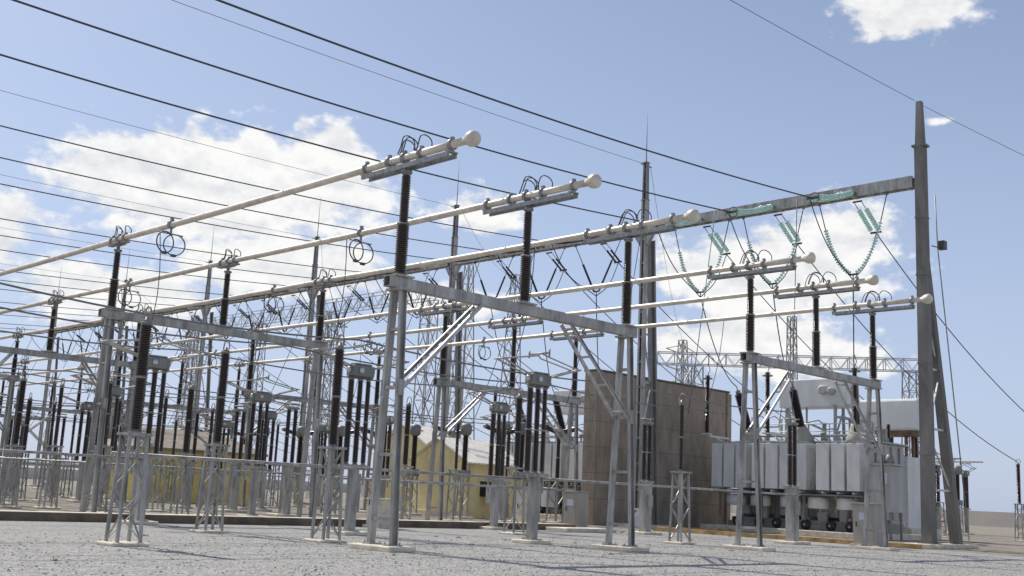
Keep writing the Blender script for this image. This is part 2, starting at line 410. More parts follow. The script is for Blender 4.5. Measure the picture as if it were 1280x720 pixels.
# --- post insulators on the gantries, with the fittings that hold the tube
PC={}
def gantry_post(label,loc,L,ztube,sliding=True,group='busbar post insulators'):
    if (round(L,3),sliding) in PC: return dup(PC[round(L,3),sliding],label,loc)
    p=PC[round(L,3),sliding]=thing('post_insulator',label,'insulator',loc,group)
    top=post_parts(p,.045,L,.165,.125)
    zt=ztube-loc[2]
    h=MB()
    h.lathe([(.15,0),(.15,.04),(.06,.05),(.06,zt-top-.14),(.12,zt-top-.13)],(0,0,top))
    if sliding:
        for s in (-1,1):
            h.bar((s*.13,-1.75,zt-.27),(s*.13,1.75,zt-.27),.05,.12)
        for y in (-1.72,-.6,.6,1.72):
            h.bar((-.16,y,zt-.2),(.16,y,zt-.2),.12,.04)
            h.bar((0,y,zt-.19),(0,y,zt-.10),.08,.1,(0,1,0))
    else:
        h.cbox(0,0,zt-.16,.34,.5,.08); h.cbox(0,.45,zt-.17,.2,.5,.05); h.cbox(0,-.45,zt-.17,.2,.5,.05)
    h.build('head_bracket',M['fit'],p)
    c=MB()
    for y in ((-1.72,-.55,.12,.75,1.72) if sliding else (-.5,0,.5)):
        c.lathe([(.125,0),(.15,.01),(.15,.10),(.125,.11)],(0,y-.055,zt),(0,1,0),16)
        c.cbox(0,y,zt+.16,.08,.09,.07)
    c.build('tube_clamp',M['fit'],p)
    for k,(y,x) in enumerate(((-.42,.10),(.0,-.12),(.28,.12),(.05,.02)) if sliding else ((-.28,.1),(.05,-.1),(.3,.06))):
        l=MB(); Rr=.34 if sliding else .30
        l.tube([(x+.05*math.sin(a*3),y-.25+Rr*math.cos(a)*.95+.2,zt+.1+Rr*1.25*math.sin(a)) for a in [math.pi*i/14 for i in range(15)]],.017,6)
        l.build('flexible_loop',M['fit_dark'],p)
    return p

# --- free standing posts on lattice stands
def stand_post(label,loc,hs=2.4,L=2.7,R=.138,group='post insulators on lattice stands'):
    t=thing('post_insulator_stand',label,'post insulator',loc,group)
    f=MB(); footing(f,.86,.8,.08); f.build('footing',M['concrete'],t,bevel=.03)
    m=MB(); lattice_stand(m,hs-.08); o=m.build('lattice_stand',M['galv'],t); o.location=(0,0,.08)
    top=post_parts(t,hs+.06,L,R,R*1.06)
    c=MB(); c.lathe([(.1,0),(.1,.05),(.05,.06),(.05,.12)],(0,0,top)); c.build('terminal',M['fit'],t)
    c=MB(); c.tube([(0,-.02+.16*math.cos(a),top+.1+.26*math.sin(a)) for a in [math.pi*(-.05+1.1*i/12) for i in range(13)]],.02,6)
    c.build('terminal_loop',M['galv'],t)
    return t
# --- pantograph disconnector
def disconnector(label,loc,rz=0,group='pantograph disconnectors'):
    t=thing('pantograph_disconnector',label,'disconnector',loc,group,rz)
    f=MB(); footing(f,.95,.85,.12); f.build('footing',M['concrete'],t,bevel=.03)
    m=MB(); m.box(-.13,.13,-.13,.13,.12,2.05); m.cbox(0,0,.14,.45,.45,.04); m.cbox(.23,0,1.3,.1,.1,1.2); m.build('support_post',M['galv'],t)
    m=MB(); m.box(-.5,.5,-.16,.16,2.05,2.17)
    for x in (-.42,-.02,.38): m.bar((x,0,1.55),(x*1.05,0,2.05),.06,.06)
    m.build('base_frame',M['galv'],t)
    for x,R in ((-.34,.12),(.02,.105),(.34,.095)):
        post_parts(t,2.17,2.72,R,R*.95,x=x,n=12)
    m=MB(); m.box(-.42,.42,-.2,.2,4.95,5.3); m.box(-.34,.34,-.16,.16,5.3,5.37); m.box(-.5,.5,-.06,.06,4.9,4.97); m.build('drive_head',M['galv_dark'],t,bevel=.06)
    m=MB()
    m.lathe([(.09,0),(.09,.05),(.05,.07)],(-.12,-.2,5.13),(0,-1,0),12)
    m.lathe([(.1,0),(.1,.08),(.06,.1)],(.42,0,5.14),(1,0,0),12); m.lathe([(.1,0),(.1,.08),(.06,.1)],(-.42,0,5.14),(-1,0,0),12)
    m.build('bearing_cover',M['galv_bright'],t)
    for s in (-1,1):
        m=MB()
        for y in (-.1,.1):
            m.tube([(s*.38,y,5.22),(s*1.75,y*1.6,5.62)],.032,8)
            m.tube([(s*1.75,y*1.6,5.62),(s*.3,y*2.2,5.86)],.024,8)
        m.tube([(s*1.75,-.25,5.62),(s*1.75,.25,5.62)],.03,8)
        m.build('folded_arm',M['arm'],t)
    m=MB(); m.tube([(0,-.45,5.98),(0,.45,5.98)],.03,8)
    for y in (-.45,.45): m.tube([(0,y,5.86),(0,y,6.1)],.03,8)
    m.tube([(-.3,.22,5.86),(0,.1,5.98),(.3,.22,5.86)],.022,6); m.tube([(-.3,-.22,5.86),(0,-.1,5.98),(.3,-.22,5.86)],.022,6)
    m.build('contact_head',M['fit'],t)
    return t
# --- twin column voltage transformer on a square post
def twin_post(label,loc,group='twin column posts'):
    t=thing('twin_column_post',label,'post insulator',loc,group)
    f=MB(); footing(f,1.3,1.0,.12); f.build('footing',M['concrete'],t,bevel=.03)
    m=MB(); m.box(-.2,.2,-.2,.2,.12,2.3); m.cbox(0,0,2.34,.62,.5,.08); m.box(-.16,.16,-.3,-.2,1.2,1.75); m.build('support_post',M['galv'],t)
    for x in (-.19,.19): post_parts(t,2.38,2.6,.115,.115,x=x,n=12)
    m=MB(); m.cbox(0,0,5.02,.62,.26,.09); m.build('head_plate',M['fit'],t)
    m=MB(); m.ring((0,0,5.2),.3,.025,(0,0,1)); m.tube([(-.3,0,5.2),(-.19,0,5.06)],.02,5); m.tube([(.3,0,5.2),(.19,0,5.06)],.02,5); m.build('corona_ring',M['fit'],t)
    return t
# --- current transformer
def current_tr(label,loc,group='current transformers'):
    t=thing('current_transformer',label,'instrument transformer',loc,group)
    f=MB(); footing(f,1.0,1.0,.12); f.build('footing',M['concrete'],t,bevel=.03)
    m=MB(); lattice_stand(m,2.2); o=m.build('lattice_stand',M['galv'],t); o.location=(0,0,.12)
    m=MB(); m.box(-.28,.28,-.28,.28,2.38,2.75); m.build('terminal_box',M['galv_dark'],t,bevel=.03)
    MB().sheds((0,0,2.75),(0,0,4.75),.19,.13,n=14).build('insulator',M['brown'],t)
    m=MB(); m.lathe([(.16,0),(.3,.08),(.34,.25),(.34,.55),(.26,.68),(.08,.74)],(0,0,4.75),n=18); m.build('head_tank',M['galv_dark'],t)
    m=MB(); m.tube([(-.6,0,5.1),(.6,0,5.1)],.04,8); m.build('terminal',M['fit'],t)
    return t
# --- live tank circuit breaker, T shaped
def breaker(label,loc,rz=0,group='circuit breakers'):
    t=thing('circuit_breaker',label,'circuit breaker',loc,group,rz)
    f=MB(); footing(f,1.2,1.2,.12); f.build('footing',M['concrete'],t,bevel=.03)
    m=MB(); lattice_stand(m,2.3,.75,.6,n=3); o=m.build('lattice_stand',M['galv'],t); o.location=(0,0,.12)
    m=MB(); m.box(-.45,.45,.38,.78,.9,2.0); m.build('drive_cabinet',M['rad'],t,bevel=.03)
    post_parts(t,2.48,2.4,.15,.13,n=14)
    m=MB(); m.lathe([(.2,-.22),(.24,-.1),(.24,.1),(.2,.22)],(0,0,5.08),n=16); m.build('gear_housing',M['galv_dark'],t)
    for s in (-1,1):
        MB().sheds((s*.22,0,5.14),(s*1.45,0,5.42),.14,.1,n=12).build('interrupter',M['brown'],t)
        m=MB(); m.lathe([(.13,0),(.13,.1),(.05,.12)],(s*1.45,0,5.42),(s*.98,0,.2),12); m.build('terminal',M['fit'],t)
    return t

# ------------------------------------------------------------------ busbars
X1=(0,4.5,9.0); X2=(15.86,20.36,24.86); ZT=9.91
rank=('uppermost','middle','lowest')
def tube_thing(x,y0,y1,label,rings):
    t=thing('busbar_tube',label,'busbar',(x,y0,ZT),'tubular aluminium busbars')
    m=MB(); m.tube([(0,.3,0)]+[(0,y,-.035*math.sin(math.pi*((y+y0)%16.4)/16.4)) for y in range(2,int(y1-y0))]+[(0,y1-y0,0)],.098,20); m.build('tube',M['alu'],t)
    m=MB(); m.lathe([(.0,-.12),(.13,-.115),(.17,-.09),(.198,-.03),(.20,.04),(.185,.12),(.145,.2),(.105,.26),(.093,.36)],(0,0.02,0),(0,1,0),24); m.build('end_bell',M['alu'],t)
    for ry in rings:
        m=MB(); yy=ry-y0
        m.lathe([(.115,0),(.15,.01),(.15,.12),(.115,.13)],(0,yy-.065,0),(0,1,0),16); m.cbox(0,yy,.18,.1,.1,.09); m.bar((0,yy,-.13),(0,yy,-.36),.06,.06)
        m.tube([(-.45,yy,-.33),(.45,yy,-.33)],.025,6)
        m.build('hanger',M['fit'],t)
        for s in (-1,1):
            m=MB(); m.ring((s*.22,yy+s*.1,-.66),.36,.022,(.25*s,1,0),-75,255,22,6)
            m.cbox(s*.22,yy+s*.1,-1.03,.16,.1,.08); m.build('contact_ring',M['fit_dark'],t)
    return t
BAY=16.86
for i,x in enumerate(X1):
    tube_thing(x,-2.52,76,f'{rank[i]} of the three nearer pale busbar tubes ending in a round bell',[12.5-4.6*i+BAY*k for k in range(4) if not (i==2 and k==0)])
for i,x in enumerate(X2):
    tube_thing(x,-2.42,94,f'{rank[i]} of the three farther pale busbar tubes ending in a round bell',[15.7-4.6*i+BAY*k for k in range(5) if not (i>0 and k==0)])
GY=(0,16.4,32.8,49.2,65.6,82.0)
gl1=['nearest busbar gantry with bright knee braces in the centre foreground','second busbar gantry at the left, under the nearer three tubes','third busbar gantry back under the nearer three tubes','fourth busbar gantry back under the nearer three tubes','last busbar gantry back under the nearer three tubes']
gl2=['front right busbar gantry with bright knee braces before the grey transformer','second busbar gantry under the farther three tubes, left of the brown wall','third busbar gantry back under the farther three tubes','fourth busbar gantry back under the farther three tubes','fifth busbar gantry back under the farther three tubes','last busbar gantry back under the farther three tubes']
gs1=['centre foreground','left','third near-row','fourth near-row','last near-row']
gs2=['front right','wall-side','third far-row','fourth far-row','fifth far-row','last far-row']
for k,Y in enumerate(GY):
    if k<5:
        H=6.73 if k==0 else 7.3
        gantry(gl1[k],X1[0],9.0,Y,H,knee=(k!=1))
        for i,x in enumerate(X1):
            gantry_post(f'dark brown post insulator under the {rank[i]} nearer tube on the {gs1[k]} gantry',(x,Y,H),9.44-H,ZT,k==0)
    H=6.73 if k==0 else 6.5
    gantry(gl2[k],X2[0],9.0,Y,H)
    for i,x in enumerate(X2):
        gantry_post(f'dark brown post insulator under the {rank[i]} farther tube on the {gs2[k]} gantry',(x,Y,H),9.44-H,ZT,k in (0,1))

# ------------------------------------------------------------------ portal masts and beams
MX=32.45; MY=[1.3+BAY*k for k in range(7)]
nth=['first','second','third','fourth','fifth','sixth','seventh']
MAST_L=['tall grey mast at the far right with a small floodlight and a second leaning leg','grey mast with a lightning rod in front of the brown wall','grey mast with a lightning rod, third from the right','ladder-like grey mast, fourth from the right','ladder-like grey mast, fifth from the right','ladder-like grey mast, sixth from the right','ladder-like grey mast farthest to the left']
for k,Y in enumerate(MY):
    t=thing('portal_mast',MAST_L[k],'mast',(MX,Y,0),'portal masts')
    m=MB()
    # main column: two channels facing each other, battened
    if k==0:
        m.bar((0,0,.0),(0,0,19.0),.48,.58,(1,0,0),.42,.50)
        for z in (4.2,8.4,12.6,15.4): m.cbox(0,0,z,.62-.004*z,.54-.004*z,.08)
        m.box(-.40,.40,-.40,.40,0,.22)
    else:
        for s in (-1,1): m.channel((0,s*.20,0),(0,s*.18,19.0),.27,.10,.025,(1,0,0),side=-s)
        for i in range(13): m.box(-.10,.10,-.17,.17,.6+1.45*i,.70+1.45*i)
    m.build('column',M['mast'] if k==0 else M['galv'],t)
    m=MB()
    if k==0: m.bar((0,0,19.0),(0,0,21.24),.36,.42,(1,0,0),.24,.28)
    else:
        for s in (-1,1): m.channel((0,s*.17,19.0),(0,s*.14,21.24),.2,.08,.025,(1,0,0),side=-s)
        for i in range(3): m.box(-.07,.07,-.13,.13,19.4+.7*i,19.47+.7*i)
        m.box(-.16,.16,-.17,.17,21.24,21.3)
    if k==0: m.box(-.27,.27,-.33,.33,18.92,19.03)
    else: m.box(-.17,.17,-.21,.21,18.95,19.0)
    m.build('peak',M['mast'] if k==0 else M['galv_dark'],t)
    m=MB(); lb=3.1 if k==0 else 1.55
    if k==0: m.bar((lb,.1,0),(.38,.1,13.6),.46,.46,(0,1,0),.28,.36)
    else:
        for s in (-1,1): m.channel((lb,s*.20,0),(.62,s*.20,16.6),.24,.1,.025,(0,1,0),side=-s)
        for i in range(9):
            f=(i+.6)/9.6; m.box(lb+(.62-lb)*f-.05,lb+(.62-lb)*f+.05,-.19,.19,16.6*f-.05,16.6*f+.05)
    m.build('leaning_leg',M['mast'] if k==0 else M['galv_dark'],t)
    m=MB()
    for i,z in enumerate((2.6,5.4,8.2,11.0)):
        xl=lb+((.35 if k==0 else .62)-lb)*z/(15.5 if k==0 else 16.6); m.bar((.3,.05,z),(xl-.25,.05,z+.02),.1,.1)
        z2=z+2.6 if z<10 else 13; xl2=lb+((.35 if k==0 else .62)-lb)*z2/(15.5 if k==0 else 16.6)
        m.bar((.3,.05,z+.15) if i%2 else (xl-.2,.05,z+.15),(xl2-.15,.05,z2-.1) if i%2 else (.3,.05,z2-.1),.07,.07)
    m.build('lacing',M['galv_bright'],t)
    m=MB(); m.box(-.8,.8,-.8,.8,0,.18); m.box(lb-.6,lb+.6,-.7,.7,0,.18); m.build('footing',M['concrete'],t,bevel=.03)
    m=MB()
    for s in (-1,1):
        if k==0: continue
        m.add([(-.14,s*.24,16.92),(-.14,s*.75,16.92),(-.14,s*.24,16.2),(.14,s*.24,16.92),(.14,s*.75,16.92),(.14,s*.24,16.2)],[(0,1,2),(5,4,3),(0,3,4,1),(1,4,5,2),(2,5,3,0)])
    if k: m.build('haunch',M['galv'],t)
    if k>0:
        m=MB(); m.tube([(0,0,21.3),(0,0,22.6),(0,0,24.6)],[.035,.025,.01],6); m.build('lightning_rod',M['galv_dark'],t)
        m=MB(); m.bar((-.5,0,21.1),(.5,0,21.1),.06,.06); m.build('wire_bracket',M['galv_dark'],t)
    else:
        m=MB(); m.box(.95,1.30,-.62,-.28,14.0,14.42); m.bar((.3,-.3,14.05),(1.0,-.45,14.05),.05,.05); m.build('floodlight',M['fit_dark'],t,bevel=.02)
        m=MB(); m.tube([(lb+.36-.05*0,-.35,.3),(.85,-.35,14.0),(.62,-.38,16.6)],.03,6); m.build('cable_conduit',M['galv'],t)
for k in range(6):
    y0=MY[k]+.34; y1=MY[k+1]-.34
    t=thing('portal_beam',f'long grey steel portal beam, {nth[k]} span from the right-hand mast','portal beam',(MX,y0,17.0),'portal beams')
    m=MB(); Lb=y1-y0
    for s in (-1,1): m.channel((s*.24,0,.22),(s*.24,Lb,.22),.56,.12,.03,None,side=-s)
    n=int(Lb/1.4)
    for i in range(n+1):
        y=.25+(Lb-.5)*i/n; m.box(-.24,.24,y-.1,y+.1,-.075,-.063); m.box(-.24,.24,y-.1,y+.1,.503,.515)
        if i<n: m.bar((-.22 if i%2 else .22,y,-.055),(.22 if i%2 else -.22,y+(Lb-.5)/n,-.055),.06,.015)
    m.build('box_girder',M['galv'],t)
    m=MB()
    for j in range(3):
        y=4.9+4.6*j-1.64
        for yy in (y-.25,y+.25): m.box(-.52,.42,yy-.04,yy+.04,.02,.18); 
        m.box(-.06,.06,y-1.9,y-1.78,-.18,-.08); m.box(-.06,.06,y+1.78,y+1.9,-.18,-.08)
    m.build('string_bracket',M['galv_dark'],t)

# ------------------------------------------------------------------ line conductors and strings
def curve(p,q,sag,n=24):
    p=Vector(p); q=Vector(q)
    return [p.lerp(q,i/n)-Vector((0,0,sag*4*(i/n)*(1-i/n))) for i in range(n+1)]
def discs(mb,pts,R=.135,pitch=.15,n=12):
    """cap and pin discs along a polyline"""
    pts=[Vector(p) for p in pts]
    L=[0]
    for a,b in zip(pts,pts[1:]): L.append(L[-1]+(b-a).length)
    N=int(L[-1]/pitch)
    for i in range(N):
        s=(i+.5)*pitch
        for j in range(len(pts)-1):
            if L[j]<=s<=L[j+1]:
                f=(s-L[j])/(L[j+1]-L[j]); p=pts[j].lerp(pts[j+1],f); d=(pts[j+1]-pts[j]).normalized(); break
        mb.lathe([(.03,-.06),(.05,-.045),(R*.6,-.02),(R,.015),(R*.9,.03),(.035,.04),(.03,.07)],p,d,n)
ph3=('nearest','middle','farthest'); bayn=['right-hand bay','second bay from the right','third bay from the right','fourth bay from the right','fifth bay from the right','sixth bay from the right']
for k in range(6):
    glass=(k==0); nseg=12 if k<2 else 8
    for j in range(3):
        Y=4.9+4.6*j+BAY*k; q=f'{ph3[j]} of three in the {nth[k]} span from the right'
        # tension string towards the viewer's side
        t=thing('tension_string',f"{'sea-green glass' if glass else 'dark'} near-side tension string, {q}",'insulator string',(MX-.5,Y,17.1),'near-side tension strings')
        pa=[(0,0,0),(-1.0,0,-.42),(-2.2,0,-.78),(-3.3,0,-1.0)]
        for s in (-1,1):
            pts=[(x,s*.25,z) for x,_,z in pa]
            m=MB()
            if glass: discs(m,pts,.15,.125,14); m.build('disc_string',M['glass'],t)
            else: m.tube(pts,.045,8); m.build('rod_string',M['black'],t)
        m=MB(); m.bar((-3.34,-.32,-1.0),(-3.34,.32,-1.0),.05,.12); m.tube([(-3.34,0,-1.0),(-3.7,0,-1.06)],.04,6); m.ring((-3.2,0,-.97),.26,.02,(1,0,.15)) if glass else None
        m.build('yoke',M['fit_dark'],t)
        # far side string, steeper
        t=thing('tension_string',f"{'sea-green glass' if glass else 'small dark'} far-side sloping string, {q}",'insulator string',(MX+.5,Y,16.95),'far-side tension strings')
        for s in (-1,1):
            pts=[(.1,s*.2,-.08),(.5,s*.2,-.34),(1.9,s*.2,-1.25)] if glass else [(.1,s*.16,-.08),(.5,s*.16,-.34),(1.4,s*.16,-.92)]
            m=MB()
            if glass: discs(m,pts[1:],.135,.14,14); m.build('disc_string',M['glass'],t)
            else: m.sheds(pts[1],pts[2],.07,.04,n=8).build('rod_string',M['black'],t)
        e=pts[-1]
        m=MB(); m.bar((e[0]+.03,-.3,e[2]-.03),(e[0]+.03,.3,e[2]-.03),.05,.1); m.bar((.02,-.25,-.06),(.02,.25,-.06),.05,.08); m.tube([(.04,.2,-.06),(.5,.2,-.34)],.02,5); m.tube([(.04,-.2,-.06),(.5,-.2,-.34)],.02,5); m.build('yoke',M['fit_dark'],t)
        # V string in the plane of the beam
        t=thing('jumper_string',f"{'U-shaped sea-green glass' if glass else 'black V-shaped'} hanging string, {q}",'insulator string',(MX,Y,16.88),'V strings under the portal beams')
        for s in (-1,1):
            if glass:
                pts=[(0,s*1.84,0),(0,s*1.5,-1.35),(0,s*1.22,-2.3),(0,s*.85,-3.05),(0,s*.42,-3.6),(0,s*.12,-3.82)]
                m=MB(); m.tube(pts[:2],.028,6); m.build('link_rod',M['fit_dark'],t)
                m=MB(); discs(m,pts[1:],.125,.15,12); m.build('disc_string',M['glass'],t)
            else:
                a=Vector((0,s*1.84,0)); b=Vector((0,s*.22,-3.0)); c=a.lerp(b,.42)
                m=MB(); m.tube([a,c],.025,6); m.build('link_rod',M['fit_dark'],t)
                m=MB(); m.sheds(c,b,.075,.045,n=8); m.build('rod_string',M['black'],t)
        zb=-3.85 if glass else -3.05
        m=MB(); m.tube([(0,-.22,zb),(0,.22,zb)],.05,8); m.tube([(0,0,zb),(0,0,zb-.3)],.03,6); m.build('suspension_clamp',M['fit_dark'],t)
        # conductors
        pts=[]
        for i in range(41):
            x=28.28-(28.28+42)*i/40; pts.append((x,Y,14.75+.00127*((x+6)**2)-.18))
        r=.035 if k==0 else .028
        m=MB(); m.tube(pts,r,8); tag(m.build('line_conductor',M['wire'],None,pts[0]),f'{"thick" if k==0 else "dark"} overhead sky-crossing conductor, {q}','conductor','overhead line conductors')
        e0=Vector((MX+.5+e[0]+.06,Y,16.95+e[2]-.05))
        m=MB(); pts=curve(e0,(62,Y-1.0,5.35),1.3,18); m.tube(pts,.028,6)
        tag(m.build('down_conductor',M['wire'],None,pts[0]),f'dark conductor sloping down behind, {q}','conductor','down conductors behind the portal beams')
        # jumper from string to string through the V
        m=MB(); v=(MX,Y,16.88+zb-.3); a=(MX-4.15,Y,16.05); pts=[Vector(a).lerp(Vector(v),i/10)-Vector((0,0,1.0*math.sin(math.pi*i/10)*(1-i/14))) for i in range(11)]
        b=e0; pts+=[Vector(v).lerp(b,i/10)-Vector((0,0,.8*math.sin(math.pi*i/10)*(.3+i/16))) for i in range(1,11)]
        m.tube(pts,.028,6); tag(m.build('jumper_cable',M['wire'],None,pts[0]),f'dark jumper cable looping under beam, {q}','cable','jumper cables')
        # dropper to the switchgear
        m=MB(); xs=23.0 if k else (24.6,23.2,23.2)[j]; ys=Y if k else (3.6,8.0,12.6)[j]
        pts=curve((27.2,Y,15.9),(xs,ys,5.45),.25,10); m.tube(pts,.02,6)
        tag(m.build('dropper_cable',M['wire'],None,pts[0]),f'thin cable dropping from overhead conductor, {q}','cable','dropper cables')
for k,Y in enumerate(MY[:6]):
    pts=[(MX-.5-(MX+40)*i/30,Y,21.15-.75*4*(i/30)*(1-i/30)) for i in range(31)]
    m=MB(); m.tube(pts,.014,5); tag(m.build('shield_wire',M['wire_thin'],None,pts[0]),f'thin shield wire running from the top of the {nth[k]} mast from the right','wire','shield wires')
    pts=curve((MX+.4,Y,21.15),((140,-30,9),(90,58,20.7),(74,71,27.4),(62,92,22.9),(58,118,23.9),(58,118,23.9))[k],1.3,14)
    m=MB(); m.tube(pts,.014,5); tag(m.build('shield_wire',M['wire_thin'],None,pts[0]),f'thin wire sloping down behind the top of the {nth[k]} mast from the right','wire','shield wires behind the masts')

# ------------------------------------------------------------------ switchgear under the busbars
t_words=['nearest','second','third','fourth','fifth','sixth','seventh','eighth']
row=['front row','second row','third row','fourth row']
stand_post('brown post insulator on a lattice stand, frontmost at the lower left',(-5.87,1.5,0),2.35,2.45)
P0=stand_post('brown post insulator on a lattice stand just left of the centre gantry leg',(.55,3.1,0),2.45,2.7)
def sp(label,x,y,first=P0): return dup(first,label,(x,y,0))
sp('brown post insulator on a lattice stand before the long kerb at left',-.5,7.3)
sp('thick brown post insulator on a lattice stand right of the centre gantry leg',13.1,8.6)
thin=stand_post('slim brown post insulator on a lattice stand in front of the brown wall',(16.25,3.2,0),2.55,2.5,.095,)
D0=disconnector('grey-headed pantograph disconnector just right of the centre gantry leg',(8.25,2.95,0),R_(0))
dl=['grey-headed pantograph disconnector behind the left foreground post insulator','grey-headed pantograph disconnector at left before the long kerb']
dup(D0,dl[0],(4.15,6.9,0)); dup(D0,dl[1],(-.35,11.9,0))
dup(D0,'grey-headed pantograph disconnector before the left end of the brown wall',(15.9,12.6,0))
T0=twin_post('twin brown column on a square post before the grey transformer radiators',(24.6,3.6,0))
dup(T0,'twin brown column on a square post before the brown wall',(23.2,10.3,0))
sp('brown post insulator on a lattice stand before the yellow gabled building',14.25,16.7)
CT0=None; BR0=None
for k in range(1,4):
    for j in range(3):
        Y=9.5+BAY*k
        dup(D0,f'pantograph disconnector under the {rank[j]} nearer tube, {row[k]} back',(X1[j]-.2,Y+3.2-4.6*j+random.uniform(-.3,.3),0),R_(random.choice((0,180))))
        dup(D0,f'pantograph disconnector under the {rank[j]} farther tube, {row[k]} back',(X2[j],Y+4.2-4.6*j,0),R_(random.choice((0,180,90))))
        sp(f'brown post insulator on a lattice stand beside the {rank[j]} nearer tube, {row[k]} back',X1[j]-4.6+.6*j,Y+3.2-4.6*j)
        dup(thin,f'slim post insulator on a lattice stand beside the {rank[j]} farther tube, {row[k]} back',(X2[j]-3.4,Y+4.2-4.6*j,0))
        a=f'dark-headed current transformer, {ph3[j]} phase, {row[k]} back'; loc=(26.6,Y+4.6*(j-1),0)
        if CT0 is None: CT0=current_tr(a,loc)
        else: dup(CT0,a,loc)
        a=f'T-shaped circuit breaker, {ph3[j]} phase, {row[k]} back'; loc=(29.6,Y+4.6*(j-1),0)
        if BR0 is None: BR0=breaker(a,loc)
        else: dup(BR0,a,loc)
        a=f'current transformer near the left edge, {ph3[j]} phase, {row[k]} back'
        dup(CT0,a,(-8.4+1.0*j,Y+4.6*(j-1)+2.0,0),group='current transformers at left')
        a=f'twin brown column on a square post, {ph3[j]} phase, {row[k]} back'
        dup(T0,a,(12.2,Y+4.6*(j-1)+1.0,0))
# more slim posts and droppers filling the bays
for k in range(1,4):
    for j in range(3):
        Y=9.5+BAY*k+4.6*(j-1)
        for i,x in enumerate((-2.6,2.2,7.0)):
            dup(thin,f'slim post insulator on a lattice stand, {t_words[i]} from the edge, {ph3[j]} phase, {row[k]} back',(x,Y-1.2,0),group='slim posts in the bays')
for k in range(4):
    for i in range(6):
        x=(X1+X2)[i]; y=(12.5-4.6*i if i<3 else 15.7-4.6*(i-3))+BAY*k
        pts=curve((x,y+.8,ZT-.1),(x+.5,y+2.2,5.6),.0,6); pts=[p+Vector((.25*math.sin(math.pi*n/6),0,0)) for n,p in enumerate(pts)]
        m=MB(); m.tube(pts,.016,5); tag(m.build('tube_dropper',M['wire'],None,pts[0]),f'thin dropper hanging from the {rank[i%3]} {"nearer" if i<3 else "farther"} tube, {row[k]}','cable','droppers under the busbar tubes')
# horizontal drive pipes linking the stands
def pipe(x0,x1,y,z,label,r=.04):
    m=MB(); m.tube([(x0,y,z),(x1,y,z)],r,8); 
    return tag(m.build('drive_pipe',M['galv'],None,(x0,y,z)),label,'pipe','horizontal drive pipes')
pipe(-5.6,8.1,3.12,1.98,'grey horizontal pipe at chest height from the left foreground stands to the centre')
pipe(8.4,24.4,3.12,2.02,'grey horizontal pipe at chest height from the centre to the transformer')
pipe(-2,4.1,7.05,2.05,'grey horizontal pipe behind the left foreground post insulator')
pipe(4.3,15.8,8.55,1.75,'grey horizontal pipe crossing in front of the yellow gabled building')
pipe(-8,-.5,12.0,2.05,'grey horizontal pipe near the long kerb at the left edge')
for k in range(1,4):
    for j in range(3):
        Y=9.5+BAY*k+4.6*(j-1); pipe(-6,24,Y+1.0,1.95+.07*j,f'thin grey horizontal pipe through the stands, {ph3[j]} phase, {row[k]} back',.035)
# connecting conductors between the heads of the switchgear, along each phase
for k in range(0,4):
    for j in range(3):
        Y=9.5+BAY*k+4.6*(j-1); z=5.5+.12*j
        m=MB(); pts=[]
        for a,b in ((-9,1.2),(1.2,13.0),(13.0,24.8)): pts+=curve((a,Y+.4,z),(b,Y+.4,z),.22,8)[:-1]
        pts.append(Vector((30,Y+.4,z))); 
        if k==0: pts=[Vector((p.x,(3.1,7.0,11.9)[j]+(0 if j<2 else .3),p.z)) for p in pts if p.x<25]
        m.tube(pts,.026,6); tag(m.build('connecting_conductor',M['wire_thin'],None,pts[0]),f'sagging horizontal conductor joining the switchgear heads, {ph3[j]} phase, {row[k]}','conductor','conductors between switchgear heads')

